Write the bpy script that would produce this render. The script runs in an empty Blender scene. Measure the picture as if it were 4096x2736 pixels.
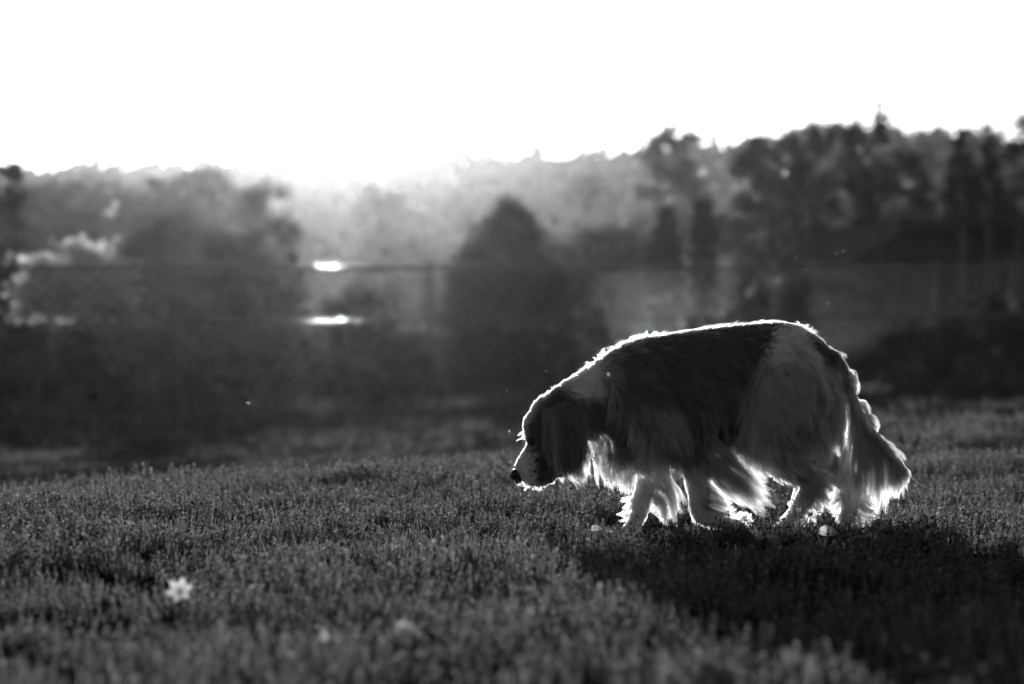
import bpy, bmesh, math, random
import numpy as np
from mathutils import Vector, Matrix

R = math.radians
rng = np.random.default_rng(7)
random.seed(7)
SC = bpy.context.scene
COL = SC.collection

# ------------------------------------------------------------------ camera
CAM_H, FPX, HOR = 0.41, 1024 * 85 / 36.0, 350.0
cd = bpy.data.cameras.new('camera')
cam = bpy.data.objects.new('camera', cd)
COL.objects.link(cam)
cd.lens, cd.sensor_width = 85.0, 36.0
cam.location = (0, 0, CAM_H)
cam.rotation_euler = (R(90) + math.atan((HOR - 342) / FPX), 0, 0)
cd.clip_start, cd.clip_end = 0.05, 3000
cd.dof.use_dof = True
cd.dof.focus_distance = 5.44
cd.dof.aperture_fstop = 3.3
SC.camera = cam

# ------------------------------------------------------------------ sky, sun, exposure
SUN_EL, SUN_AZ = R(7.7), R(-4.2)          # azimuth from +Y, negative = left
sun_dir = Vector((math.sin(SUN_AZ) * math.cos(SUN_EL), math.cos(SUN_AZ) * math.cos(SUN_EL), math.sin(SUN_EL)))
W = bpy.data.worlds.new('World')
SC.world = W
W.use_nodes = True
wn, wl = W.node_tree.nodes, W.node_tree.links
wn.clear()
sky = wn.new('ShaderNodeTexSky')
sky.sky_type = 'NISHITA'
sky.sun_disc = False
sky.sun_elevation = SUN_EL
sky.sun_rotation = SUN_AZ
sky.air_density, sky.dust_density, sky.ozone_density = 1.0, 1.0, 1.0
sep = wn.new('ShaderNodeSeparateColor')   # black-and-white picture taken through a red filter
comb = wn.new('ShaderNodeCombineColor')
bg = wn.new('ShaderNodeBackground')
bg.inputs['Strength'].default_value = 0.075
wo = wn.new('ShaderNodeOutputWorld')
wl.new(sky.outputs[0], sep.inputs[0])
for i in range(3):
    wl.new(sep.outputs[0], comb.inputs[i])
wl.new(comb.outputs[0], bg.inputs['Color'])
wl.new(bg.outputs[0], wo.inputs['Surface'])
sl = bpy.data.lights.new('sun', 'SUN')
sl.energy, sl.angle, sl.color = 5.0, R(0.53), (1, 1, 1)
sun = bpy.data.objects.new('sun', sl)
COL.objects.link(sun)
sun.rotation_euler = sun_dir.to_track_quat('Z', 'Y').to_euler()
sun.location = (0, 0, 30)
SC.view_settings.view_transform = 'Standard'
SC.view_settings.look = 'None'
SC.view_settings.gamma = 1
SC.view_settings.use_curve_mapping = False
SC.view_settings.exposure = 0.0
SC.cycles.use_denoising = True
SC.cycles.volume_bounces = 0
SC.cycles.max_bounces = 8
SC.cycles.transmission_bounces = 6
SC.cycles.diffuse_bounces = 3
SC.cycles.glossy_bounces = 3
SC.cycles.caustics_reflective = False
SC.cycles.caustics_refractive = False
SC.cycles.sample_clamp_indirect = 4.0

# ------------------------------------------------------------------ helpers
def tag(o, label=None, cat=None, group=None, kind=None):
    if label: o['label'] = label
    if cat: o['category'] = cat
    if group: o['group'] = group
    if kind: o['kind'] = kind
    return o

def link(name, data, mat=None, parent=None, loc=None):
    o = bpy.data.objects.new(name, data)
    COL.objects.link(o)
    if mat is not None and data is not None: data.materials.append(mat)
    if parent is not None: o.parent = parent
    if loc is not None: o.location = loc
    return o

def empty(name, loc, rz=0.0):
    o = bpy.data.objects.new(name, None)
    COL.objects.link(o)
    o.location = loc
    o.rotation_euler = (0, 0, rz)
    o.empty_display_size = 0.1
    return o

def mesh_np(name, verts, faces, smooth=False):
    me = bpy.data.meshes.new(name)
    v = np.asarray(verts, dtype=np.float32)
    f = np.asarray(faces, dtype=np.int32)
    n, k = f.shape
    me.vertices.add(len(v)); me.vertices.foreach_set('co', v.ravel())
    me.loops.add(n * k); me.loops.foreach_set('vertex_index', f.ravel())
    me.polygons.add(n)
    me.polygons.foreach_set('loop_start', np.arange(0, n * k, k, dtype=np.int32))
    if smooth: me.polygons.foreach_set('use_smooth', np.ones(n, dtype=bool))
    me.update(calc_edges=True)
    return me

def quads(name, Q):
    """Q: (n,4,3) array -> mesh of separate quads"""
    Q = np.asarray(Q)
    n = len(Q)
    return mesh_np(name, Q.reshape(-1, 3), np.arange(n * 4).reshape(n, 4))

class MB:
    def __init__(self): self.v, self.f = [], []
    def add(self, vs, fs):
        b = len(self.v)
        self.v += [tuple(p) for p in vs]
        self.f += [tuple(i + b for i in f) for f in fs]
    def box(self, c, s, M=None):
        x, y, z = (a / 2 for a in s)
        vs = [Vector((sx * x, sy * y, sz * z)) for sx in (-1, 1) for sy in (-1, 1) for sz in (-1, 1)]
        if M is not None: vs = [M @ v for v in vs]
        vs = [v + Vector(c) for v in vs]
        self.add(vs, [(0, 1, 3, 2), (4, 6, 7, 5), (0, 4, 5, 1), (2, 3, 7, 6), (0, 2, 6, 4), (1, 5, 7, 3)])
    def tube(self, pts, rad, n=8, cap=True):
        pts = [Vector(p) for p in pts]
        if not hasattr(rad, '__len__'): rad = [rad] * len(pts)
        rings = []
        for i, p in enumerate(pts):
            d = (pts[min(i + 1, len(pts) - 1)] - pts[max(i - 1, 0)]).normalized()
            a = d.cross(Vector((0, 1, 0)) if abs(d.y) < 0.9 else Vector((1, 0, 0))).normalized()
            b = d.cross(a)
            rings.append([p + (a * math.cos(2 * math.pi * k / n) + b * math.sin(2 * math.pi * k / n)) * rad[i] for k in range(n)])
        vs = [v for r in rings for v in r]
        fs = [(i * n + k, i * n + (k + 1) % n, (i + 1) * n + (k + 1) % n, (i + 1) * n + k) for i in range(len(pts) - 1) for k in range(n)]
        if cap: fs += [tuple(range(n))[::-1], tuple((len(pts) - 1) * n + k for k in range(n))]
        self.add(vs, fs)
    def build(self, name, mat, parent=None, smooth=False, loc=None):
        me = bpy.data.meshes.new(name)
        me.from_pydata(self.v, [], self.f)
        if smooth: me.polygons.foreach_set('use_smooth', np.ones(len(me.polygons), dtype=bool))
        me.update()
        return link(name, me, mat, parent, loc)

def grey(v): return (v, v, v, 1)

def mat_basic(name, v, rough=0.6, metal=0.0, var=0.0, scale=8.0, spec=0.4, bump=0.0):
    m = bpy.data.materials.new(name); m.use_nodes = True
    nt = m.node_tree; b = nt.nodes['Principled BSDF']
    b.inputs['Base Color'].default_value = grey(v)
    b.inputs['Roughness'].default_value = rough
    b.inputs['Metallic'].default_value = metal
    b.inputs['Specular IOR Level'].default_value = spec
    if var or bump:
        tc = nt.nodes.new('ShaderNodeTexCoord')
        nz = nt.nodes.new('ShaderNodeTexNoise')
        nz.inputs['Scale'].default_value = scale
        nz.inputs['Detail'].default_value = 6
        nt.links.new(tc.outputs['Object'], nz.inputs['Vector'])
        if var:
            mr = nt.nodes.new('ShaderNodeMapRange')
            mr.inputs['From Min'].default_value = 0.3; mr.inputs['From Max'].default_value = 0.7
            mr.inputs['To Min'].default_value = v * (1 - var); mr.inputs['To Max'].default_value = v * (1 + var)
            nt.links.new(nz.outputs[0], mr.inputs['Value'])
            nt.links.new(mr.outputs[0], b.inputs['Base Color'])
        if bump:
            bp = nt.nodes.new('ShaderNodeBump'); bp.inputs['Strength'].default_value = bump
            nt.links.new(nz.outputs[0], bp.inputs['Height'])
            nt.links.new(bp.outputs[0], b.inputs['Normal'])
    return m

def mat_leaf(name, refl, trans, gloss=0.06, rough=0.35, var=0.5, per_instance=False):
    """thin leaf: diffuse + translucent + a little gloss, tone varies from leaf to leaf"""
    m = bpy.data.materials.new(name); m.use_nodes = True
    nt = m.node_tree; N = nt.nodes; L = nt.links
    N.clear()
    out = N.new('ShaderNodeOutputMaterial')
    df, tr, gl = N.new('ShaderNodeBsdfDiffuse'), N.new('ShaderNodeBsdfTranslucent'), N.new('ShaderNodeBsdfGlossy')
    if per_instance:
        src = N.new('ShaderNodeObjectInfo').outputs['Random']
    else:
        src = N.new('ShaderNodeNewGeometry').outputs['Random Per Island']
    for node, v in ((df, refl), (tr, trans)):
        mr = N.new('ShaderNodeMapRange')
        mr.inputs['To Min'].default_value = v * (1 - var); mr.inputs['To Max'].default_value = v * (1 + var)
        L.new(src, mr.inputs['Value']); L.new(mr.outputs[0], node.inputs['Color'])
    gl.inputs['Color'].default_value = grey(1); gl.inputs['Roughness'].default_value = rough
    ad = N.new('ShaderNodeAddShader'); mx = N.new('ShaderNodeMixShader'); mx.inputs[0].default_value = gloss
    L.new(df.outputs[0], ad.inputs[0]); L.new(tr.outputs[0], ad.inputs[1])
    L.new(ad.outputs[0], mx.inputs[1]); L.new(gl.outputs[0], mx.inputs[2])
    L.new(mx.outputs[0], out.inputs['Surface'])
    return m

M_SOIL = mat_basic('soil', 0.018, 1.0, var=0.5, scale=30, spec=0.0)
M_BARK = mat_basic('bark', 0.06, 0.9, var=0.5, scale=14, bump=0.4, spec=0.2)
M_STEEL = mat_basic('galvanised_steel', 0.35, 0.14, metal=1.0)
M_WIRE = mat_basic('weathered_wire', 0.085, 0.38, metal=1.0)
M_POST = mat_basic('weathered_post', 0.10, 0.6, spec=0.3)
M_GRASS = mat_leaf('grass_blade', 0.025, 0.105, 0.02, 0.45, 0.9)
M_WEED = mat_leaf('small_leaf', 0.022, 0.11, 0.018, 0.5, 0.95)
M_TURF = mat_leaf('dark_turf', 0.022, 0.03, 0.01, 0.5, 0.8)  # darker, less translucent tufts for the lawn beyond the brow
M_LEAF = mat_leaf('tree_leaf', 0.035, 0.045, 0.05, 0.35, 0.7)
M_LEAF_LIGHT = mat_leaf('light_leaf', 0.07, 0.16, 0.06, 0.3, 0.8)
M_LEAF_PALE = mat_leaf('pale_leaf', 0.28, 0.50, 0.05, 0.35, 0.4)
M_NEEDLE = mat_leaf('conifer_needle', 0.025, 0.012, 0.02, 0.5, 0.6)
M_PETAL = mat_leaf('white_petal', 0.40, 0.40, 0.03, 0.4, 0.15)
M_DRYLEAF = mat_leaf('dry_leaf', 0.30, 0.30, 0.05, 0.4, 0.15)
M_WING = mat_leaf('insect_wing', 0.35, 0.60, 0.10, 0.2, 0.1)

def sstep(a, b, x):
    t = np.clip((x - a) / (b - a), 0, 1)
    return t * t * (3 - 2 * t)

def ground_z(x, y):
    x = np.asarray(x, float); y = np.asarray(y, float)
    t = sstep(-0.06, 0.13, x / np.maximum(y, 0.5))
    yb = np.clip(5.8 + 10.5 * (x / np.maximum(y, 0.5) + 0.21), 5.5, 9.5)      # the brow of the lawn runs slantwise
    left = -0.27 * sstep(0.0, 5.5, y - yb)
    right = -0.13 * sstep(9, 26, y)
    z = left * (1 - t) + right * t
    z = z + 0.008 * np.sin(x * 2.3 + 0.7) * np.cos(y * 1.9) * sstep(1, 3, y)
    z = z + 0.018 * np.exp(-((y - yb + .1) / 0.5) ** 2) * (1 - t)
    return z

def at(px, Y): return (px - 512.0) / FPX * Y
def zat(py, Y): return CAM_H + (HOR - py) / FPX * Y

# ------------------------------------------------------------------ ground
def build_ground():
    ys = np.concatenate([np.linspace(-12, 1.5, 10), np.linspace(1.7, 10, 60), np.linspace(10.3, 32, 60), np.geomspace(33, 900, 30)])
    us = np.concatenate([[-1.6, -1.1, -0.7, -0.5], np.linspace(-0.42, 0.42, 60), [0.5, 0.7, 1.1, 1.6]])
    V = []
    for y in ys:
        half = max(abs(y), 9.0)
        x = us * half
        z = ground_z(x, np.full_like(x, max(y, 0.6)))
        V.append(np.stack([x, np.full_like(x, y), z], 1))
    V = np.concatenate(V)
    nu, ny = len(us), len(ys)
    F = [(j * nu + i, j * nu + i + 1, (j + 1) * nu + i + 1, (j + 1) * nu + i) for j in range(ny - 1) for i in range(nu - 1)]
    o = link('ground', mesh_np('ground', V, F, True), M_SOIL)
    return tag(o, kind='structure')
build_ground()

# ------------------------------------------------------------------ haze
def build_haze():
    b = MB()
    b.box((0, 430, 12.65), (3000, 980, 28.7))
    m = bpy.data.materials.new('haze'); m.use_nodes = True
    nt = m.node_tree; nt.nodes.clear()
    out = nt.nodes.new('ShaderNodeOutputMaterial')
    pv = nt.nodes.new('ShaderNodeVolumePrincipled')
    pv.inputs['Color'].default_value = grey(0.98)
    pv.inputs['Density'].default_value = HAZE_D
    pv.inputs['Anisotropy'].default_value = 0.915
    nt.links.new(pv.outputs[0], out.inputs['Volume'])
    o = b.build('haze', m)
    return tag(o, kind='stuff')
HAZE_D = 1.1e-4
build_haze()

# ------------------------------------------------------------------ hill and far wood
def ridge_px(px):
    xs = [-400, -150, 0, 60, 100, 140, 180, 230, 265, 330, 400, 440, 480, 560, 600, 640, 680, 720, 760, 800, 870, 910, 950, 1024, 1400]
    ys = [176, 170, 168, 171, 172, 172, 167, 172, 169, 172, 170, 163, 157, 157, 160, 154, 147, 146, 134, 131, 131, 142, 144, 140, 140]
    return np.interp(px, xs, ys)
RIDGE_Y = 240.0
def hill_z(x, y):
    px = x / RIDGE_Y * FPX + 512
    top = zat(ridge_px(px), RIDGE_Y) - 7.3
    return -0.6 + (top + 0.6) * sstep(95, RIDGE_Y, y) - 4.0 * sstep(RIDGE_Y, RIDGE_Y + 120, y)
def build_hill():
    ys = np.linspace(95, 380, 40); xs = np.linspace(-150, 150, 80)
    X, Y = np.meshgrid(xs, ys)
    Z = hill_z(X, Y)
    V = np.stack([X.ravel(), Y.ravel(), Z.ravel()], 1)
    n = len(xs)
    F = [(j * n + i, j * n + i + 1, (j + 1) * n + i + 1, (j + 1) * n + i) for j in range(len(ys) - 1) for i in range(n - 1)]
    tag(link('hill', mesh_np('hill', V, F, True), M_SOIL), kind='structure')
build_hill()

def leaf_quads(P, size, g, nrm=None):
    """leaf quads at points P; nrm = the way the leaves of each clump tend to face"""
    n = len(P)
    a = g.normal(size=(n, 3)); a /= np.linalg.norm(a, axis=1, keepdims=True)
    b = g.normal(size=(n, 3))
    if nrm is not None:
        m = nrm + g.normal(size=(n, 3)) * 0.35
        m /= np.linalg.norm(m, axis=1, keepdims=True)
        a -= m * np.sum(a * m, 1, keepdims=True); a /= np.linalg.norm(a, axis=1, keepdims=True)
        b = np.cross(m, a)
    b -= a * np.sum(a * b, 1, keepdims=True); b /= np.linalg.norm(b, axis=1, keepdims=True)
    s = (size * g.uniform(0.6, 1.3, n))[:, None]
    a, b = a * s, b * s * 0.6
    return np.stack([P - a, P - b * 0.9 + a * 0.1, P + a, P + b * 0.9 + a * 0.1], 1)

def far_wood():
    g = np.random.default_rng(3)
    Q = []
    for k in range(900):
        y = 105 + (RIDGE_Y - 100) * g.uniform() ** 0.8
        x = g.uniform(-0.3, 0.3) * y
        h = g.uniform(5.6, 7.6)
        w = h * g.uniform(0.28, 0.5)
        zb = float(hill_z(np.array(x), np.array(y)))
        n = 110
        d = g.normal(size=(n, 3)); d /= np.linalg.norm(d, axis=1, keepdims=True)
        P = np.array([x, y, zb + h * 0.52]) + d * np.array([w, w, h * 0.48]) * g.uniform(0.6, 1.0, (n, 1))
        Q.append(leaf_quads(P, 0.75, g))
    for k in range(190):                                              # the wood comes closer on the left
        y = g.uniform(60, 98); px = g.uniform(-330, 250 - 40 * g.uniform())
        zb = -0.3; h = (zat(np.interp(px, [-300, 0, 60, 140, 180, 250], [166, 168, 174, 178, 170, 186]) + g.uniform(0, 22), y) - zb)
        w = h * g.uniform(0.26, 0.4); n = 160
        d = g.normal(size=(n, 3)); d /= np.linalg.norm(d, axis=1, keepdims=True)
        P = np.array([at(px, y), y, zb + h * 0.52]) + d * np.array([w, w, h * 0.48]) * g.uniform(0.55, 1.0, (n, 1))
        Q.append(leaf_quads(P, 0.32, g))
    o = link('far_woodland', quads('far_woodland', np.concatenate(Q)), M_LEAF)
    tag(o, kind='stuff')
far_wood()

# ------------------------------------------------------------------ trees and shrubs
def crown_points(shape, h, w, n, g, z0=0.0, clump=0.16, nclump=60, bias=0.0):
    """leaf points gathered in clumps so that gaps stay open between them"""
    C = []
    while len(C) < nclump:
        t = g.uniform(0, 1)
        if shape == 'cone': r = (1 - t) ** 0.75
        elif shape == 'bell': r = (1 - t ** 2.4) ** 0.8
        elif shape == 'column': r = min(1, (1 - t) * 5) ** 0.6 * (0.75 + 0.25 * math.sin(t * 3.0 + 0.6))
        elif shape == 'round': r = math.sqrt(max(0, 1 - (2 * t - 1) ** 2))
        elif shape == 'wide': r = math.sqrt(max(0, 1 - t ** 2.2))
        else: r = math.sqrt(max(0, 1 - (2 * t - 1) ** 2)) * g.uniform(0.5, 1.15)
        if g.uniform() > r + 0.15: continue
        a = g.uniform(0, 2 * math.pi)
        rr = r * math.sqrt(g.uniform(0.25, 1.0)) * w / 2
        C.append((rr * math.cos(a), rr * math.sin(a), z0 + t * (h - z0)))
    C = np.array(C)
    idx = g.integers(0, len(C), n)
    d = g.normal(size=(n, 3)) * np.array([1, 1, 0.7])
    s = clump * min(w, h) * g.uniform(0.3, 1.1, (n, 1)) * 0.6
    if shape == 'cone': s = s * (1.15 - C[idx][:, 2:3] / h)
    nr = g.normal(size=C.shape) + np.array([0, 0, 0.4]) + bias * np.array(sun_dir); nr /= np.linalg.norm(nr, axis=1, keepdims=True)
    return C[idx] + d * s, nr[idx]

def plant(name, label, cat, group, px, top, wpx, Y, shape, n, leaf, mat, base=None, seed=1, trunk=True, clump=0.16, nclump=60, z0=0.1, bias=0.0):
    g = np.random.default_rng(seed)
    x = at(px, Y)
    zg = float(ground_z(x, Y)) if base is None else base
    h = zat(top, Y) - zg
    w = wpx / FPX * Y
    root = empty(name, (x, Y, zg))
    tag(root, label, cat, group)
    P, nr = crown_points(shape, h, w, n, g, z0 * h, clump, nclump, bias)
    P[:, 2] = np.clip(P[:, 2], 0.02, None)
    link('crown' if trunk else 'foliage', quads(name, leaf_quads(P, leaf, g, nr)), mat, root)
    mb = MB()
    if trunk:
        r0 = max(0.03, h * 0.022)
        lean = g.uniform(-0.04, 0.04)
        th = h * (0.93 if shape in ('cone', 'column') else 0.8)
        pts = [(lean * h * t * t, 0, th * t) for t in np.linspace(0, 1, 7)]
        mb.tube(pts, [r0 * (1 - 0.85 * t) for t in np.linspace(0, 1, 7)], 8)
        for k in range(9):
            t = g.uniform(0.22, 0.85); a = g.uniform(0, 6.28)
            p0 = Vector((lean * h * t * t, 0, th * t)); L = w * 0.42 * (1 - 0.5 * t)
            d = Vector((math.cos(a), math.sin(a), g.uniform(0.25, 0.9)))
            mb.tube([p0, p0 + d * L * 0.5, p0 + d * L + Vector((0, 0, 0.1 * L))], [r0 * 0.4 * (1 - t * .6), r0 * 0.25 * (1 - t * .6), r0 * 0.08], 5)
        mb.build('trunk', M_BARK, root, True)
    else:
        for k in range(7):
            a = g.uniform(0, 6.28); L = h * g.uniform(0.5, 0.85)
            d = Vector((math.cos(a) * w * 0.3, math.sin(a) * w * 0.3, 0))
            mb.tube([Vector((0, 0, 0)) + d * 0.1, d * 0.5 + Vector((0, 0, L * 0.5)), d + Vector((0, 0, L))], [0.02, 0.014, 0.006], 5)
        mb.build('stem', M_BARK, root, True)
    return root

G_SHRUB, G_TREE = 'shrubs growing behind the chain link fence', 'trees beyond the yard'
# left
plant('slender_tree', 'slender dark tree at the left edge, its trunk rising above the fence rail', 'tree', G_TREE, 10, 164, 40, 31, 'column', 2600, .06, M_LEAF, seed=11, z0=.35, nclump=70)
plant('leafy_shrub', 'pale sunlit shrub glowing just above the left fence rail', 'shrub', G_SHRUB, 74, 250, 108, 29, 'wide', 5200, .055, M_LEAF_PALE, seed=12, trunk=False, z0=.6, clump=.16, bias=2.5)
plant('broadleaf_tree', 'dark broad tree with ragged pale top, left of the hazy glow', 'tree', G_TREE, 180, 214, 140, 34, 'wide', 8000, .07, M_LEAF, seed=13, z0=.25, nclump=120, clump=.11)
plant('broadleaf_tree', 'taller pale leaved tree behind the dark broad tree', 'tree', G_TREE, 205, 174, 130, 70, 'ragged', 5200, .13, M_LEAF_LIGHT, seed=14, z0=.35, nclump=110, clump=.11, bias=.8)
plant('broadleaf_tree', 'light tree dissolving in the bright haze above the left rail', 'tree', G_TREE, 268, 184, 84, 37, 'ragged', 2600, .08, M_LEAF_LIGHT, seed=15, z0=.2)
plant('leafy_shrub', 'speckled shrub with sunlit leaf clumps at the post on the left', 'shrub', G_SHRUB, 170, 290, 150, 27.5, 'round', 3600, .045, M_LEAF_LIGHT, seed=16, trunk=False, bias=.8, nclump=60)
plant('leafy_shrub', 'low dark shrub at the bottom of the fence on the far left', 'shrub', G_SHRUB, 60, 330, 190, 28, 'wide', 7500, .05, M_LEAF, seed=17, trunk=False, nclump=80)
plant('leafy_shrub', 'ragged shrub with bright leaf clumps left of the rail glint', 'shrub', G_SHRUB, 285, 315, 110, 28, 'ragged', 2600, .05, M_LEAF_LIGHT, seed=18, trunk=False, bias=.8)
plant('leafy_shrub', 'tall dark shrub between the broad tree and the rail glint', 'shrub', G_SHRUB, 245, 255, 100, 31, 'round', 3600, .06, M_LEAF, seed=19, trunk=False)
# middle
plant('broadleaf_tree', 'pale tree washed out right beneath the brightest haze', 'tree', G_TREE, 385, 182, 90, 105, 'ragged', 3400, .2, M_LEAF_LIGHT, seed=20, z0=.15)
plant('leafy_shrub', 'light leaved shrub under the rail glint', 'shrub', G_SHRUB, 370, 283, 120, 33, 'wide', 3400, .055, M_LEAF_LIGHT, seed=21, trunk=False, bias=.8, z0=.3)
plant('leafy_shrub', 'dense dark shrub at the fence foot under the rail glint', 'shrub', G_SHRUB, 370, 318, 150, 28.5, 'wide', 5200, .05, M_LEAF, seed=22, trunk=False, nclump=110)
plant('cone_conifer', 'broad cone shaped conifer behind the fence, left of the dog', 'tree', G_TREE, 508, 204, 150, 30, 'bell', 22000, .05, M_NEEDLE, seed=23, z0=.02, nclump=420, clump=.08)
plant('leafy_shrub', 'rounded clipped shrub between the cone conifer and the two columns', 'shrub', G_SHRUB, 605, 228, 120, 38, 'round', 4600, .065, M_LEAF, seed=24, trunk=False, z0=.45, nclump=100)
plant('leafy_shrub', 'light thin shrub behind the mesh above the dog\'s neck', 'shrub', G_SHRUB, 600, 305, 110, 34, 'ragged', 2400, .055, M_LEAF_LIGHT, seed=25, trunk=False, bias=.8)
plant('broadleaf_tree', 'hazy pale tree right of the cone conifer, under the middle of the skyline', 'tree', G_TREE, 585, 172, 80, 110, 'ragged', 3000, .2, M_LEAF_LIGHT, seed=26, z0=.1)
plant('column_cypress', 'wider and shorter of the two dark column cypresses', 'tree', 'pair of column cypresses', 666, 206, 28, 33, 'column', 7500, .045, M_NEEDLE, seed=27, z0=.02, nclump=110, clump=.3)
plant('column_cypress', 'narrower and taller of the two dark column cypresses', 'tree', 'pair of column cypresses', 703, 195, 24, 33, 'column', 7500, .045, M_NEEDLE, seed=28, z0=.02, nclump=110, clump=.3)
# right
plant('broadleaf_tree', 'airy tree with a wispy top sticking out above the skyline', 'tree', G_TREE, 672, 128, 84, 62, 'ragged', 5600, .10, M_LEAF_LIGHT, seed=129, z0=.2, nclump=120, clump=.17, bias=1.2)
plant('broadleaf_tree', 'big round tree above the dog\'s back, mottled with light leaf clumps', 'tree', G_TREE, 772, 132, 116, 45, 'round', 9000, .085, M_LEAF_LIGHT, seed=30, z0=.1, nclump=130, clump=.10, bias=.6)
plant('broadleaf_tree', 'big dark topped tree left of the leaning spire', 'tree', G_TREE, 828, 124, 124, 50, 'round', 8000, .09, M_LEAF, seed=31, z0=.2, nclump=170, clump=.10)
plant('spire_tree', 'thin leaning spire poking above the tree tops on the right', 'tree', G_TREE, 880, 100, 44, 55, 'cone', 5200, .08, M_NEEDLE, seed=32, z0=.35, nclump=240, clump=.22)
plant('broadleaf_tree', 'mottled tree behind the shed roof', 'tree', G_TREE, 893, 140, 116, 51, 'round', 5600, .10, M_LEAF_LIGHT, seed=33, z0=.2, nclump=130, clump=.10, bias=.6)
plant('dark_conifer', 'jagged black conifer left of the porch posts, two thin tips', 'tree', G_TREE, 962, 120, 80, 44, 'cone', 9000, .08, M_NEEDLE, seed=34, z0=.05, nclump=220, clump=.1)
plant('dark_conifer', 'jagged black conifer standing above the porch', 'tree', G_TREE, 988, 124, 90, 45, 'cone', 9000, .08, M_NEEDLE, seed=35, z0=.05, nclump=220, clump=.1)
plant('broadleaf_tree', 'dark round tree cut by the right edge of the picture', 'tree', G_TREE, 1030, 120, 80, 47, 'round', 4200, .09, M_LEAF, seed=36, z0=.2, nclump=70)
plant('leafy_shrub', 'shrub with soft light leaves beside the two column cypresses', 'shrub', G_SHRUB, 748, 268, 80, 36, 'ragged', 2600, .06, M_LEAF, seed=37, trunk=False)
plant('leafy_shrub', 'low shrub behind the fence above the dog\'s rump', 'shrub', G_SHRUB, 818, 277, 200, 33, 'wide', 11000, .055, M_LEAF, seed=38, trunk=False, nclump=200)
plant('leafy_shrub', 'low shrub behind the fence at the right end', 'shrub', G_SHRUB, 990, 296, 140, 32, 'wide', 8500, .055, M_LEAF, seed=39, trunk=False, nclump=150)
for k, (px, tp, w, sd, lb) in enumerate([(905, 352, 60, 51, 'left one of the small tufts of leaves at the fence foot right of the tail'), (985, 340, 80, 52, 'right one of the small tufts of leaves at the fence foot right of the tail')]):
    plant('leafy_shrub', lb, 'shrub', G_SHRUB, px, tp + 12, w, 30, 'wide', 1200, .045, M_LEAF_LIGHT, seed=sd, trunk=False)

def glint_leaves(root, px, py, Y, r, n, seed):  # added pale leaves facing the sun, standing in for blurred bright glints
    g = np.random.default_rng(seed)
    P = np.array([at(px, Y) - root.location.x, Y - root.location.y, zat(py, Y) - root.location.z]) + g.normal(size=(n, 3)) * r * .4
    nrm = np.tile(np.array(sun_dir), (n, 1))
    o = link('glint_leaves', quads('glint_leaves', leaf_quads(P, r * .5, g, nrm)), M_LEAF_PALE, root)
    o['label'] = 'added pale leaves turned to the sun, standing in for a bright glint'
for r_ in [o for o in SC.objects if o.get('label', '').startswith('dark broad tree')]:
    glint_leaves(r_, 111, 212, 34, .08, 26, 1); glint_leaves(r_, 116, 205, 34, .06, 12, 2)
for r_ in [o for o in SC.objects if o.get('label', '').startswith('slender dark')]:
    glint_leaves(r_, 7, 236, 31, .08, 16, 3); glint_leaves(r_, 5, 258, 31, .10, 10, 4)
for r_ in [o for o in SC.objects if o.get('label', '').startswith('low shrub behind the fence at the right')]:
    glint_leaves(r_, 1014, 305, 30.5, .085, 30, 5); glint_leaves(r_, 1009, 297, 30.5, .06, 6, 6)
# ------------------------------------------------------------------ shed and porch beyond the fence
M_ROOF = mat_basic('roof_felt', 0.06, 1.0, var=0.3, scale=6, spec=0.05)
M_WALL = mat_basic('shed_wall', 0.07, 0.8, var=0.3, scale=5)
M_TRIM = mat_basic('painted_trim', 0.14, 0.5)
def glass():
    m = mat_basic('window_glass', 0.02, 0.06, spec=0.8)
    return m
M_GLASS = glass()
def build_shed():
    Y = 41.0
    ax, az = at(925, Y), zat(222, Y)
    ez = zat(263, Y)
    zg = float(ground_z(at(900, Y), Y))
    hw = ax - at(838, Y)
    root = empty('garden_shed', (ax, Y, zg), R(16))
    tag(root, 'dark garden shed with a pitched felt roof, beyond the fence above the dog\'s tail', 'shed')
    L, e, a = 3.2, ez - zg, az - zg
    b = MB()
    vs = [(-hw, 0, 0), (hw, 0, 0), (hw, 0, e), (0, 0, a - .06), (-hw, 0, e), (-hw, L, 0), (hw, L, 0), (hw, L, e), (0, L, a - .06), (-hw, L, e)]
    b.add(vs, [(0, 1, 2, 3, 4), (5, 9, 8, 7, 6), (0, 4, 9, 5), (1, 6, 7, 2)])
    b.build('wall', M_WALL, root)
    for s in (-1, 1):
        r = MB()
        sl_ = (a - e) / hw
        x0, x1 = 0.0, s * (hw + .16)
        z1 = e - .16 * sl_
        vs = [(x0, -.2, a), (x1, -.2, z1), (x1, L + .2, z1), (x0, L + .2, a)]
        r.add([(p[0], p[1], p[2] + d) for d in (0, .05) for p in vs], [(0, 1, 2, 3), (4, 7, 6, 5), (0, 4, 5, 1), (1, 5, 6, 2), (2, 6, 7, 3), (3, 7, 4, 0)])
        r.build('roof_slope', M_ROOF, root)
    w = MB(); w.box((-.15, -.02, e * .78), (.5, .05, .55)); f = w.build('window', M_TRIM, root)
    p = MB(); p.box((-.15, -.052, e * .78), (.4, .02, .45)); p.build('pane', M_GLASS, f)
    d = MB(); d.box((.65, -.025, .9), (.75, .04, 1.7)); d.build('door', M_WALL, root)
build_shed()
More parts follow.
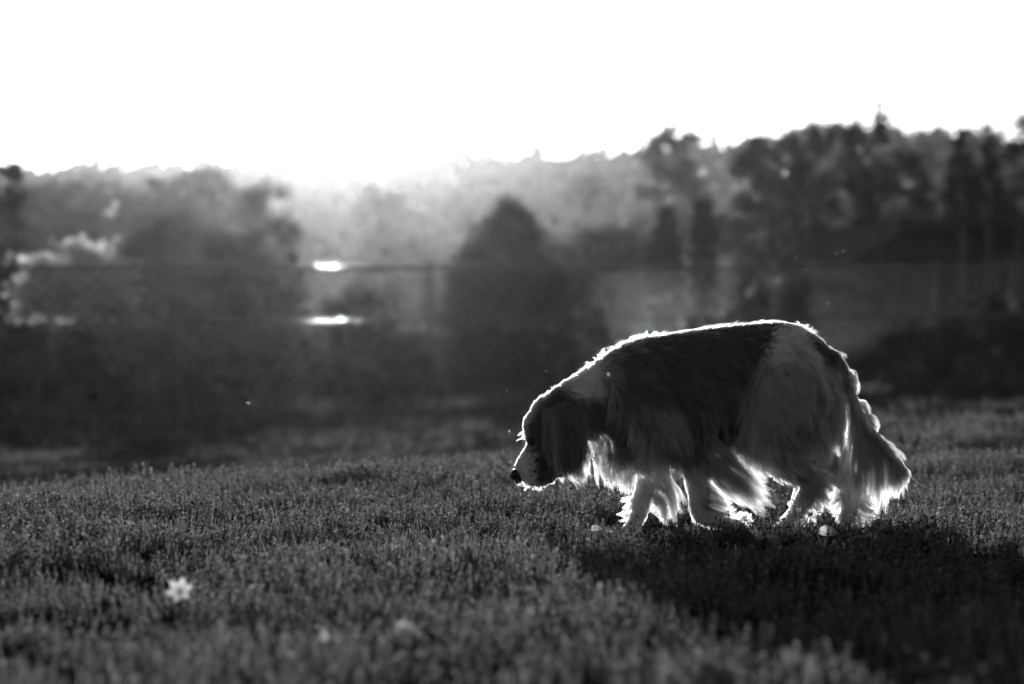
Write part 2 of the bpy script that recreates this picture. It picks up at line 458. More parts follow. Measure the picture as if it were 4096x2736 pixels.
def build_porch():
    Y = 38.0
    zg = float(ground_z(at(990, Y), Y))
    top = zat(228, Y) - zg
    root = empty('house_porch', (at(990, Y), Y, zg), R(-8))
    tag(root, 'dark house porch on pale posts at the right edge, above the fence', 'porch')
    b = MB(); b.box((.5, 2.0, top / 2), (3.4, .2, top)); b.build('wall', M_WALL, root)
    r = MB(); r.box((.5, 1.0, top + .07), (3.8, 2.6, .14)); r.build('roof', M_ROOF, root)
    for x in (-.42, -.02, .44, 1.0, 1.6):
        p = MB(); p.box((x, 0, top / 2), (.11, .11, top)); p.build('porch_post', M_TRIM, root)
    rl = MB(); rl.box((.5, 0, .9), (3.2, .05, .07)); rl.build('railing', M_TRIM, root)
    w = MB(); w.box((.45, 1.88, top * .70), (.55, .06, .75)); f = w.build('window', M_TRIM, root)
    p = MB(); p.box((.45, 1.84, top * .70), (.45, .03, .65)); p.build('pane', M_GLASS, f)
build_porch()

# ------------------------------------------------------------------ chain link fence
FX0, FX1 = at(-330, 22.2), at(1360, 29.6)
def fence_y(x): return 22.6 + (x + 5.0) / 11.0 * 5.2
FH = 1.45
def fence_top(x): y = fence_y(x); return zat(268, y)
def build_fence():
    root = empty('chain_link_fence', (0, fence_y(0), 0))
    tag(root, 'chain link fence with steel top rail running across behind the dog', 'fence')
    oy = fence_y(0)
    xs = np.linspace(FX0, FX1, 60)
    P = lambda x, dz, dy=0: (x, fence_y(x) - oy + dy, fence_top(x) + dz)
    b = MB(); b.tube([P(x, 0) for x in xs], .021, 40); b.build('top_rail', M_STEEL, root, True)
    b = MB(); b.tube([P(x, -.54) for x in xs], .016, 40); b.build('middle_rail', M_STEEL, root, True)
    b = MB(); b.tube([P(x, -FH + .05, -.03) for x in xs], .004, 5); b.build('tension_wire', M_WIRE, root, True)
    for px in (-86, 172, 430, 703, 938, 1190):
        x = (px - 512) / FPX * 25
        for _ in range(4): x = at(px, fence_y(x))
        b = MB(); b.tube([P(x, -FH - .15, .05), P(x, .05, .05)], .027, 12); po = b.build('fence_post', M_POST, root, True)
        c = MB(); c.tube([P(x, .05, .05), P(x, .075, .05), P(x, .09, .05)], [.031, .026, .008], 12); c.build('post_cap', M_POST, po, True)
    # woven wire: every wire zigzags against its neighbours, ends stand above the rail as twisted tips
    V, F = [], []
    pitch, r, h = .150, .0044, FH + .03
    n = int((FX1 - FX0) / pitch)
    nz = int(h / (pitch / 2))
    for k in range(2 * n):
        for s in (k % 2,):
            x0 = FX0 + k * pitch / 2
            for j in range(nz):
                xa = x0 + (pitch / 2) * ((j + s) % 2); xb = x0 + (pitch / 2) * ((j + s + 1) % 2)
                za, zb = .035 - j * pitch / 2, .035 - (j + 1) * pitch / 2
                a = np.array(P(xa, za, -.024 - .003 * ((j + s) % 2))); c = np.array(P(xb, zb, -.024 - .003 * ((j + s + 1) % 2)))
                i0 = len(V)
                u = np.array([r, 0, 0]); w = np.array([-r * .5, r, 0]); q = np.array([-r * .5, -r, 0])
                V += [a + u, a + w, a + q, c + u, c + w, c + q]
                F += [(i0, i0 + 1, i0 + 4, i0 + 3), (i0 + 1, i0 + 2, i0 + 5, i0 + 4), (i0 + 2, i0, i0 + 3, i0 + 5)]
    o = link('chain_link', mesh_np('chain_link', V, F), M_WIRE, root)
    tag(o, kind='stuff')
build_fence()

# ------------------------------------------------------------------ the dog
K = 0.4356e-3
DOG_Y = 5.5
DOG_X = at(487.5 + .19165 * 1100, DOG_Y)
GY = 1262.0
def L3(cx, cy, y=0.0): return Vector(((cx - 1100) * K, y * K, (GY - cy) * K))

def ellip_loft(stations, n=20):
    """stations: (center xyz px, axis-half-u px, axis-half-depth px, dir2d of u)"""
    b = MB()
    rings = []
    for (cx, cy, y, ru, rd, ang) in stations:
        u = Vector((math.cos(ang), 0, math.sin(ang)))
        c = L3(cx, cy, y)
        rings.append([c + u * ru * K * math.cos(2 * math.pi * k / n) + Vector((0, 1, 0)) * rd * K * math.sin(2 * math.pi * k / n) for k in range(n)])
    m = len(rings)
    vs = [v for r in rings for v in r]
    fs = [(i * n + k, i * n + (k + 1) % n, (i + 1) * n + (k + 1) % n, (i + 1) * n + k) for i in range(m - 1) for k in range(n)]
    c0 = sum(rings[0], Vector()) / n; c1 = sum(rings[-1], Vector()) / n
    vs += [c0, c1]
    i0, i1 = len(vs) - 2, len(vs) - 1
    fs += [(k, i0, (k + 1) % n) for k in range(n)] + [((m - 1) * n + k, (m - 1) * n + (k + 1) % n, i1) for k in range(n)]
    b.add(vs, fs)
    return b

def chain(b, pts, n=14):
    """tapered limb through (cx,cy,y,r[,rdepth]) points, capped round"""
    P = [Vector((p[0], p[1], p[2])) for p in pts]; rad = [p[3] for p in pts]
    # resample smoothly
    out, ro = [], []
    for i in range(len(P) - 1):
        p0, p1, p2, p3 = P[max(i - 1, 0)], P[i], P[i + 1], P[min(i + 2, len(P) - 1)]
        for t in np.linspace(0, 1, 6, endpoint=False):
            out.append(0.5 * ((2 * p1) + (p2 - p0) * t + (2 * p0 - 5 * p1 + 4 * p2 - p3) * t * t + (3 * p1 - p0 - 3 * p2 + p3) * t ** 3))
            ro.append(rad[i] + (rad[i + 1] - rad[i]) * t)
    out.append(P[-1]); ro.append(rad[-1])
    # round caps
    d0 = (out[0] - out[1]).normalized(); d1 = (out[-1] - out[-2]).normalized()
    out = [out[0] + d0 * ro[0] * .75] + out + [out[-1] + d1 * ro[-1] * .75]
    ro = [ro[0] * .5] + ro + [ro[-1] * .5]
    b.tube([L3(*p) for p in out], [r * K for r in ro], n)

def ball(b, cx, cy, y, rx, ry, rz, ang=0.0, n=12):
    c = L3(cx, cy, y); vs = []; fs = []
    rot = Matrix.Rotation(ang, 3, 'Y')
    for i in range(n + 1):
        th = math.pi * i / n
        for k in range(n):
            ph = 2 * math.pi * k / n
            v = Vector((rx * math.sin(th) * math.cos(ph), ry * math.sin(th) * math.sin(ph), rz * math.cos(th))) * K
            vs.append(c + rot @ v)
    for i in range(n):
        for k in range(n):
            fs.append((i * n + k, i * n + (k + 1) % n, (i + 1) * n + (k + 1) % n, (i + 1) * n + k))
    b.add(vs, fs)

def build_body():
    B = MB()
    T = []
    for cx, top, bot, hw in [(585, 360, 700, 80), (640, 318, 770, 120), (720, 275, 830, 160), (820, 245, 865, 188), (950, 222, 880, 202), (1100, 205, 862, 204), (1250, 186, 815, 195), (1400, 170, 765, 182), (1520, 160, 740, 175), (1620, 180, 730, 165), (1710, 232, 715, 140), (1780, 300, 680, 105), (1835, 390, 600, 62)]:
        T.append((cx, (top + bot) / 2, 0, (bot - top) / 2, hw, math.pi / 2))
    t = ellip_loft(T, 24); B.add(t.v, t.f)
    # neck: from shoulders down to the head
    N = [(760, 520, 0, 235, 155, R(98)), (660, 540, 0, 205, 128, R(105)), (560, 575, 0, 172, 110, R(112)), (470, 610, 0, 150, 102, R(114)), (380, 645, 0, 128, 98, R(116))]
    t = ellip_loft(N, 20); B.add(t.v, t.f)
    # skull, cheeks, muzzle, jaw
    ball(B, 345, 660, 0, 128, 102, 120, 0)
    ball(B, 275, 735, 0, 78, 82, 110, R(-35))
    ball(B, 330, 800, 0, 95, 80, 105, R(-20))
    ball(B, 218, 770, -42, 26, 24, 34); ball(B, 218, 770, 42, 26, 24, 34)
    M = [(310, 815, 0, 105, 74, R(128)), (275, 855, 0, 92, 66, R(128)), (240, 892, 0, 82, 56, R(130)), (208, 922, 0, 70, 50, R(130)), (180, 946, 0, 56, 44, R(130)), (160, 962, 0, 38, 34, R(130))]
    t = ellip_loft(M, 16); B.add(t.v, t.f)
    chain(B, [(350, 930, 0, 45), (290, 985, 0, 36), (235, 995, 0, 28), (190, 985, 0, 22)])
    for s in (-1, 1):
        ball(B, 235, 965, s * 30, 55, 24, 40, R(25))                     # flews
        # pendant ears
        E = [(405, 640, s * 100, 70, 16, 0), (405, 700, s * 118, 92, 17, 0), (418, 770, s * 122, 95, 17, 0), (428, 830, s * 120, 78, 15, 0), (436, 875, s * 116, 40, 11, 0)]
        t = ellip_loft(E, 14); B.add(t.v, t.f)
    # near fore leg, lifted: forearm upright, pastern folded back
    chain(B, [(830, 560, -140, 130), (960, 740, -150, 110), (1055, 860, -140, 74), (1085, 1010, -135, 50), (1092, 1140, -130, 42), (1120, 1180, -130, 40), (1200, 1196, -130, 34), (1268, 1222, -130, 36), (1318, 1246, -130, 30)])
    ball(B, 1290, 1215, -130, 42, 38, 32, R(30))
    for q in (-24, -8, 8, 24): ball(B, 1335, 1246, -130 + q, 26, 11, 16, R(40))
    # far fore leg, standing
    chain(B, [(800, 560, 140, 120), (900, 760, 145, 95), (885, 880, 135, 62), (828, 1040, 125, 48), (806, 1130, 120, 44), (788, 1195, 120, 40), (764, 1232, 120, 36)])
    for q in (-26, -9, 9, 26): ball(B, 738, 1246, 120 + q, 32, 12, 19)
    # near hind leg, swinging forward
    chain(B, [(1600, 430, -95, 175), (1500, 620, -125, 160), (1410, 760, -135, 112), (1480, 850, -135, 86), (1595, 920, -130, 66), (1672, 985, -130, 50), (1645, 1060, -130, 46), (1600, 1150, -130, 40), (1556, 1208, -130, 37), (1522, 1230, -130, 34)])
    for q in (-24, -8, 8, 24): ball(B, 1498, 1244, -130 + q, 32, 12, 19)
    # far hind leg, behind
    chain(B, [(1650, 430, 95, 165), (1640, 640, 125, 150), (1640, 800, 130, 95), (1750, 890, 130, 66), (1880, 985, 130, 46), (1900, 1060, 130, 40), (1905, 1150, 130, 38), (1900, 1215, 130, 38)])
    for q in (-24, -8, 8, 24): ball(B, 1860, 1244, 130 + q, 34, 12, 19)
    # tail
    chain(B, [(1790, 350, 0, 52), (1850, 440, 0, 40), (1895, 570, -10, 32), (1945, 690, -20, 27), (2030, 778, -30, 23), (2104, 850, -35, 17), (2148, 945, -35, 8)])
    me = bpy.data.meshes.new('dog_raw')
    me.from_pydata(B.v, [], B.f)
    bm = bmesh.new(); bm.from_mesh(me); bmesh.ops.recalc_face_normals(bm, faces=bm.faces); bm.to_mesh(me); bm.free(); me.update()
    tmp = bpy.data.objects.new('dog_raw', me)
    COL.objects.link(tmp)
    m = tmp.modifiers.new('r', 'REMESH'); m.mode = 'VOXEL'; m.voxel_size = 0.0045; m.use_smooth_shade = True
    s = tmp.modifiers.new('s', 'SMOOTH'); s.factor = 0.5; s.iterations = 14
    dg = bpy.context.evaluated_depsgraph_get()
    body = bpy.data.meshes.new_from_object(tmp.evaluated_get(dg))
    bpy.data.objects.remove(tmp, do_unlink=True)
    body.name = 'dog'
    return body

# ---- coat markings (pigment), in the side view
def in_poly(x, y, poly):
    poly = np.asarray(poly, float)
    x = np.asarray(x); y = np.asarray(y)
    inside = np.zeros(x.shape, bool)
    j = len(poly) - 1
    for i in range(len(poly)):
        xi, yi, xj, yj = poly[i][0], poly[i][1], poly[j][0], poly[j][1]
        c = ((yi > y) != (yj > y)) & (x < (xj - xi) * (y - yi) / (yj - yi + 1e-9) + xi)
        inside ^= c
        j = i
    return inside
HEAD_DARK = [(196, 800), (190, 740), (225, 640), (280, 560), (340, 515), (430, 530), (500, 570), (590, 560), (690, 500), (740, 560), (760, 700), (740, 800), (640, 850), (560, 800), (545, 1060), (350, 1060), (300, 1060), (265, 1020), (246, 940), (222, 860)]
SADDLE = [(650, 300), (780, 150), (1100, 100), (1480, 90), (1520, 170), (1450, 300), (1390, 400), (1300, 560), (1262, 720), (1240, 880), (1130, 900), (1050, 800), (1010, 640), (900, 600), (760, 590), (690, 500)]
SHOULDER = [(690, 540), (900, 580), (1030, 640), (1080, 900), (1010, 960), (760, 900), (690, 760)]
NECK = [(560, 330), (640, 290), (760, 240), (800, 480), (720, 600), (640, 560), (600, 450)]
RUMP = [(1672, 222), (1775, 215), (1885, 360), (1845, 415), (1750, 385), (1705, 320)]
TAILD = [(1835, 410), (1875, 430), (1915, 560), (1990, 690), (2090, 800), (2060, 830), (1960, 730), (1880, 590)]
def shade_of(cx, cy, yk, g):
    """hair reflectance for side-view coordinates; yk = depth px"""
    jx = g.normal(size=cx.shape) * 17; jy = g.normal(size=cx.shape) * 17
    wob = 18 * np.sin(cy / 37.0) + 10 * np.sin(cx / 23.0)
    x, y = cx + jx + wob * .5, cy + jy - wob * .4
    s = np.full(cx.shape, 0.80)
    s[(x > 1260) & (x < 1860) & (y > 380) & (y < 800)] = 0.46
    mid = (x > 1480) & (x < 1830) & (y > 780) & (y < 1090)
    s[mid] = 0.30
    s[in_poly(x, y, SHOULDER)] = 0.26
    s[in_poly(x, y, NECK)] = 0.2
    head = in_poly(x, y, HEAD_DARK) & ~((np.abs(yk) < 26) & (y < 640))
    dark = head | in_poly(x, y, SADDLE) | in_poly(x, y, RUMP) | in_poly(x, y, TAILD)
    spot = ((x - 1620) ** 2 + (y - 320) ** 2 < 30 ** 2); s[spot] = 0.3
    s[dark] = 0.055
    return np.clip(s * g.uniform(0.7, 1.25, cx.shape), 0.02, 0.85)

def mat_hair(name):
    m = bpy.data.materials.new(name); m.use_nodes = True
    nt = m.node_tree; nt.nodes.clear()
    out = nt.nodes.new('ShaderNodeOutputMaterial')
    h = nt.nodes.new('ShaderNodeBsdfHairPrincipled')
    h.parametrization = 'COLOR'
    a = nt.nodes.new('ShaderNodeAttribute'); a.attribute_name = 'shade'; a.attribute_type = 'GEOMETRY'
    c = nt.nodes.new('ShaderNodeCombineColor')
    for i in range(3): nt.links.new(a.outputs['Fac'], c.inputs[i])
    nt.links.new(c.outputs[0], h.inputs['Color'])
    h.inputs['Roughness'].default_value = 0.35
    h.inputs['Radial Roughness'].default_value = 0.5
    h.inputs['Coat'].default_value = 0.0
    nt.links.new(h.outputs[0], out.inputs['Surface'])
    return m
M_HAIR = mat_hair('dog_hair')
def mat_skin():
    m = mat_basic('dog_skin', 0.08, 0.8, spec=0.15)
    nt = m.node_tree
    a = nt.nodes.new('ShaderNodeAttribute'); a.attribute_name = 'shade'; a.attribute_type = 'GEOMETRY'
    mu = nt.nodes.new('ShaderNodeMath'); mu.operation = 'MULTIPLY'; mu.inputs[1].default_value = 1.0
    nt.links.new(a.outputs['Fac'], mu.inputs[0])
    nt.links.new(mu.outputs[0], nt.nodes['Principled BSDF'].inputs['Base Color'])
    return m
M_SKIN = mat_skin()

body = build_body()
nv = len(body.vertices)
co = np.empty(nv * 3, np.float32); body.vertices.foreach_get('co', co); co = co.reshape(-1, 3)
g0 = np.random.default_rng(5)
sh = shade_of(co[:, 0] / K + 1100, GY - co[:, 2] / K, co[:, 1] / K, g0)
att = body.attributes.new('shade', 'FLOAT', 'POINT'); att.data.foreach_set('value', sh.astype(np.float32))
body.polygons.foreach_set('use_smooth', np.ones(len(body.polygons), bool))
dog = link('dog', body, M_SKIN, None, (DOG_X, DOG_Y, float(ground_z(DOG_X, DOG_Y))))
tag(dog, 'long haired dark and white spaniel walking with its head lowered over the grass', 'dog')

def add_hair(name, paths, shade, r0, r1, label=None):
    """paths (n,m,3) in dog space -> one hair curves object, child of the dog"""
    n, m, _ = paths.shape
    hc = bpy.data.hair_curves.new(name)
    hc.add_curves([m] * n)
    hc.attributes['position'].data.foreach_set('vector', paths.astype(np.float32).ravel())
    ra = hc.attributes.get('radius') or hc.attributes.new('radius', 'FLOAT', 'POINT')
    t = np.linspace(0, 1, m)
    rr = (r0 + (r1 - r0) * t ** 1.5)[None, :] * np.ones((n, 1))
    ra.data.foreach_set('value', rr.astype(np.float32).ravel())
    sa = hc.attributes.new('shade', 'FLOAT', 'CURVE'); sa.data.foreach_set('value', shade.astype(np.float32))
    o = link(name, hc, M_HAIR, dog)
    tag(o, label, kind='stuff')
    return o

# ---- surface coat: guides (cx, cy, dx, dy, length px, wave px)
GUIDES = np.array([
 (160, 930, .5, -.85, 8, 0), (215, 900, .6, -.7, 12, 0), (240, 980, .7, -.2, 14, 0), (300, 940, .8, -.1, 20, 1), (205, 780, .2, -.95, 14, 0),
 (230, 690, .4, -.9, 18, 1), (290, 590, .7, -.7, 26, 2), (360, 530, .85, -.35, 42, 4), (270, 800, .7, .4, 24, 2), (330, 760, .5, .8, 50, 5),
 (330, 660, .3, .95, 60, 6), (400, 640, .2, 1, 110, 10), (420, 760, .1, 1, 130, 12), (430, 880, .05, 1, 120, 12), (480, 700, .3, 1, 110, 10),
 (430, 490, .9, -.1, 60, 6), (520, 410, .9, -.15, 70, 8), (600, 340, .9, -.2, 70, 8), (700, 290, .95, .1, 65, 8), (560, 520, .8, .6, 90, 10), (560, 680, .5, .9, 110, 10),
 (640, 620, .5, .9, 120, 10), (700, 480, .8, .6, 100, 12), (720, 780, .15, 1, 150, 12), (640, 770, .1, 1, 130, 10), (820, 420, .7, .7, 80, 8), (820, 640, .35, .95, 130, 10), (860, 820, .2, 1, 150, 12),
 (800, 250, .98, .1, 32, 4), (950, 210, 1, .0, 28, 3), (1200, 185, 1, .03, 25, 2), (1450, 160, 1, .08, 22, 2), (1000, 350, .9, .45, 60, 5), (1200, 380, .9, .45, 65, 5), (1400, 330, .85, .5, 60, 4),
 (1000, 560, .6, .85, 100, 8), (1180, 600, .6, .85, 110, 9), (1100, 780, .5, .9, 140, 12), (1250, 760, .5, .9, 120, 10), (1320, 560, .4, .95, 110, 12),
 (1560, 170, .95, .3, 32, 2), (1680, 250, .75, .7, 45, 4), (1780, 320, .6, .85, 50, 5), (1560, 350, .55, .85, 80, 10), (1450, 480, .3, 1, 150, 34), (1560, 560, .35, .95, 170, 40), (1680, 480, .35, .95, 160, 34),
 (1780, 520, .2, 1, 160, 30), (1420, 700, .2, 1, 160, 34), (1560, 740, .5, .9, 160, 40), (1700, 720, .3, 1, 180, 34), (1500, 880, .6, .8, 90, 14), (1640, 930, .7, .6, 120, 16), (1780, 850, .4, .9, 150, 18),
 (1700, 1010, .6, .8, 90, 10), (1640, 1120, .2, 1, 40, 4), (1560, 1200, -.6, .7, 22, 2), (1500, 1240, -.8, .5, 18, 2),
 (1900, 1000, .3, .95, 110, 10), (1905, 1120, .2, 1, 60, 6), (1880, 1230, -.5, .8, 25, 2),
 (1000, 780, .5, .9, 130, 10), (1060, 880, .45, .9, 90, 8), (1060, 1000, .25, 1, 45, 4), (1070, 1120, .4, .9, 40, 3), (1180, 1190, .9, .1, 36, 3), (1300, 1230, .8, .5, 24, 2), (1120, 950, .7, .75, 120, 10),
 (880, 920, .2, 1, 90, 8), (840, 1040, .1, 1, 50, 5), (810, 1160, 0, 1, 40, 4), (750, 1230, -.7, .6, 22, 3),
 (1850, 430, .4, .95, 55, 5), (1910, 570, .45, .9, 110, 10), (1970, 690, .55, .85, 130, 10), (2060, 800, .6, .8, 130, 10), (2130, 900, .35, .95, 120, 8)], float)

def sample_surface(n, weight=None, seed=1):
    g = np.random.default_rng(seed)
    body.calc_loop_triangles()
    nt = len(body.loop_triangles)
    tri = np.empty(nt * 3, np.int32); body.loop_triangles.foreach_get('vertices', tri); tri = tri.reshape(-1, 3)
    A, Bv, C = co[tri[:, 0]], co[tri[:, 1]], co[tri[:, 2]]
    nr = np.cross(Bv - A, C - A); ar = np.linalg.norm(nr, axis=1) / 2
    w = ar.copy()
    if weight is not None: w = w * weight((A + Bv + C) / 3)
    idx = g.choice(nt, n, p=w / w.sum())
    u, v = g.uniform(size=n), g.uniform(size=n)
    fl = u + v > 1; u[fl], v[fl] = 1 - u[fl], 1 - v[fl]
    P = A[idx] + (Bv - A)[idx] * u[:, None] + (C - A)[idx] * v[:, None]
    N = nr[idx] / (np.linalg.norm(nr[idx], axis=1, keepdims=True) + 1e-12)
    return P.astype(np.float64), N.astype(np.float64)

def guide_at(cx, cy, sig=75.0):
    d2 = (cx[:, None] - GUIDES[None, :, 0]) ** 2 + (cy[:, None] - GUIDES[None, :, 1]) ** 2
    d2 -= d2.min(1, keepdims=True)
    w = np.exp(-d2 / (2 * sig ** 2))
    w /= w.sum(1, keepdims=True)
    return w @ GUIDES[:, 2:]

def coat(name, n, m, lscale, lift, clump_n, seed, r0, r1, clump_amt=0.75):
    g = np.random.default_rng(seed)
    P, N = sample_surface(n, lambda c: np.where(c[:, 0] / K + 1100 < 420, 3.5, 1.0), seed)
    # bare nose leather and eyes
    cx, cy = P[:, 0] / K + 1100, GY - P[:, 2] / K
    keep = ~(((cx - 152) ** 2 + (cy - 958) ** 2) < 40 ** 2)
    P, N, cx, cy = P[keep], N[keep], cx[keep], cy[keep]
    n = len(P)
    gd = guide_at(cx, cy)
    D = np.stack([gd[:, 0], np.zeros(n), -gd[:, 1]], 1)
    D[:, 1] += g.normal(size=n) * 0.10
    D[:, 0] += g.normal(size=n) * 0.08; D[:, 2] += g.normal(size=n) * 0.08
    T = D - N * np.sum(D * N, 1, keepdims=True)
    tl = np.linalg.norm(T, axis=1, keepdims=True)
    T = T / np.maximum(tl, 0.3)
    Ln = gd[:, 2] * K * lscale * g.uniform(0.55, 1.15, n)
    Wv = gd[:, 3] * K * lscale
    t = np.linspace(0, 1, m)[None, :, None]
    lf = lift * g.uniform(0.5, 1.5, n)[:, None, None]
    out = P[:, None, :] + Ln[:, None, None] * (T[:, None, :] * t + N[:, None, :] * lf * (t - 0.62 * t * t) + np.array([0, 0, -1.0]) * 0.16 * t * t)
    # clumps: neighbours gather towards a shared lock
    ci = g.choice(n, min(clump_n, n), replace=False)
    C = P[ci]
    from mathutils import kdtree
    kd = kdtree.KDTree(len(C))
    for i, p in enumerate(C): kd.insert(p, i)
    kd.balance()
    own = np.array([kd.find(p)[1] for p in P])
    ph = g.uniform(0, 6.28, len(C)); fr = g.uniform(3.5, 7.0, len(C)); side = g.normal(size=(len(C), 3)); side /= np.linalg.norm(side, axis=1, keepdims=True)
    lead = out[ci][own]                                                   # the lock's leading hair
    far = np.linalg.norm(P - C[own], axis=1)
    wcl = (clump_amt * np.exp(-(far / (0.02)) ** 2))[:, None, None] * np.clip(t * 1.3, 0, 1) ** 1.5
    out = out + (lead - out) * wcl
    out += side[own][:, None, :] * (Wv[:, None] * np.sin(ph[own][:, None] + fr[own][:, None] * t[0, :, 0][None, :]))[:, :, None] * t
    out += g.normal(size=(n, 1, 3)) * 0.0016 * t
    lk = np.exp(g.normal(size=len(C)) * .5)
    s = np.clip(shade_of(cx, cy, P[:, 1] / K, g) * lk[own], .02, .85)
    return add_hair(name, out, s, r0, r1)

coat('undercoat', 85000, 5, 0.55, 0.30, 5000, 21, .00028, .00010, 0.3)
coat('coat', 75000, 10, 1.05, 0.38, 2400, 22, .00026, .00006, 0.92)

# ---- long feathering: root line -> tip line in the side view, with depth
def polyline(pts, u):
    pts = np.asarray(pts, float)
    seg = np.r_[0, np.cumsum(np.linalg.norm(np.diff(pts, axis=0), axis=1))]; seg /= seg[-1]
    return np.stack([np.interp(u, seg, pts[:, i]) for i in range(pts.shape[1])], 1)
FEATH = []
def feather(roots, tips, n, bend=(0, 0), wave=6, jit=16, y0=0, y1=None, ys=20, locks=40, m=12, tone=None, seed=None, freq=5.0, ljit=.25, lkv=.5):
    g = np.random.default_rng(seed if seed is not None else 100 + len(FEATH))
    if y1 is None: y1 = y0
    lu = g.uniform(0, 1, locks)
    own = g.integers(0, locks, n)
    u = np.clip(lu[own] + g.normal(size=n) * 0.6 / locks, 0, 1)
    R0 = polyline(roots, u) + g.normal(size=(n, 2)) * jit * .6
    ltip = polyline(tips, np.clip(lu + g.normal(size=locks) * .05, 0, 1)) + g.normal(size=(locks, 2)) * jit * 1.1
    Tp = ltip[own] + g.normal(size=(n, 2)) * jit * .45
    f = (1 - ljit * g.uniform(0, 1, n) - (1.4 * ljit * g.uniform(-.15, 1, locks))[own] * .6)[:, None]
    Tp = R0 + (Tp - R0) * f
    yr = y0 + g.normal(size=n) * ys; yt = (y1 + g.normal(size=locks) * ys * 1.2)[own] + g.normal(size=n) * ys * .4
    t = np.linspace(0, 1, m)[None, :]
    bx = bend[0] + g.normal(size=locks)[own] * jit * .8; by = bend[1] + g.normal(size=locks)[own] * jit * .8
    q = 4 * t * (1 - t)
    ph = g.uniform(0, 6.28, locks)[own][:, None]; am = (wave * g.uniform(.4, 1.4, locks))[own][:, None]
    dx = Tp[:, 0] - R0[:, 0]; dy = Tp[:, 1] - R0[:, 1]; ln = np.hypot(dx, dy) + 1e-6
    wv = am * np.sin(ph + freq * t * g.uniform(.8, 1.2, locks)[own][:, None]) * t
    X = R0[:, :1] + dx[:, None] * t + bx[:, None] * q * .5 - (dy / ln)[:, None] * wv
    Yy = R0[:, 1:] + dy[:, None] * t + by[:, None] * q * .5 + (dx / ln)[:, None] * wv
    D = yr[:, None] + (yt - yr)[:, None] * t
    path = np.stack([(X - 1100) * K, D * K, np.maximum((GY - Yy) * K, .008)], 2)
    s = shade_of(R0[:, 0], R0[:, 1], D[:, 0], g) if tone is None else np.clip(tone * g.uniform(.75, 1.2, n), .02, .8)
    s = np.clip(s * np.exp(g.normal(size=locks) * lkv)[own], .02, .85)
    FEATH.append((path, s))

# chest fringe, far side in the light
feather([(570, 800), (660, 850), (790, 900)], [(575, 1010), (650, 1040), (745, 1075)], 1500, (-18, 10), 10, 18, 60, 70, 35, 45)
feather([(600, 760), (720, 830), (850, 880)], [(620, 900), (740, 965), (860, 1010)], 1600, (-5, 8), 8, 16, -60, -70, 40, 45)
feather([(540, 720), (600, 790)], [(545, 850), (590, 900)], 400, (0, 6), 8, 14, 20, 20, 40, 18, tone=.5)
# near side chest curtain
feather([(740, 640), (900, 700), (1010, 760)], [(760, 900), (880, 1000), (1000, 960)], 2200, (10, 0), 9, 18, -170, -165, 15, 60, tone=.55)
# far fore leg, back feathering
feather([(890, 860), (890, 1000), (860, 1150)], [(1005, 1120), (1000, 1215), (905, 1245)], 1500, (35, -10), 14, 16, 120, 130, 30, 32, tone=.62)
feather([(800, 1010), (770, 1150), (745, 1215)], [(770, 1060), (722, 1180), (690, 1240)], 500, (0, 0), 5, 9, 125, 125, 25, 26, tone=.62)
feather([(765, 1095), (750, 1140), (735, 1190)], [(692, 1088), (700, 1140), (680, 1188)], 160, (0, -14), 5, 5, 120, 120, 12, 5, tone=.62)
# near fore leg: long feather swept back from elbow and forearm
feather([(1060, 780), (1130, 850), (1130, 930)], [(1490, 1105), (1450, 1145), (1370, 1120)], 2400, (10, 50), 12, 18, -150, -140, 22, 55, tone=.5)
feather([(1130, 740), (1230, 830), (1180, 900)], [(1380, 960), (1450, 1050), (1480, 1110)], 1100, (0, 40), 12, 18, -150, -130, 25, 26, tone=.5)
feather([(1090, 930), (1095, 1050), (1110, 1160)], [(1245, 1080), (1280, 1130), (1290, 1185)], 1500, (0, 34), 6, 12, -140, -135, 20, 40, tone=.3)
feather([(1270, 1180), (1330, 1190), (1350, 1225)], [(1305, 1145), (1352, 1150), (1372, 1205)], 420, (6, -4), 3, 6, -130, -130, 22, 26, tone=.62)
# belly fringe
feather([(1180, 840), (1300, 800), (1460, 850), (1590, 940)], [(1215, 930), (1330, 915), (1450, 975), (1590, 1015)], 1300, (-4, 14), 6, 10, -30, -40, 70, 50, tone=.6)
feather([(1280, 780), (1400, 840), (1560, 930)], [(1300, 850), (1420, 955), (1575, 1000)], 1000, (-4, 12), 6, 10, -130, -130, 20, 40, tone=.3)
# thigh curtain with deep waves
feather([(1380, 400), (1480, 420), (1640, 420)], [(1280, 700), (1420, 760), (1560, 700)], 1500, (-20, 20), 26, 18, -175, -190, 14, 36, tone=.6, freq=7, lkv=.85)
feather([(1440, 560), (1600, 560), (1740, 520)], [(1420, 860), (1600, 860), (1700, 800)], 1800, (30, 20), 28, 18, -170, -180, 14, 40, tone=.55, freq=7, lkv=.85)
feather([(1700, 480), (1790, 520), (1850, 560)], [(1660, 840), (1770, 900), (1850, 860)], 1500, (20, 20), 20, 18, -110, -140, 22, 36, tone=.55, freq=6, lkv=.8)
feather([(1600, 700), (1720, 700)], [(1540, 900), (1780, 930)], 1000, (30, 10), 26, 18, -165, -170, 16, 26, tone=.4, freq=7, lkv=.85)
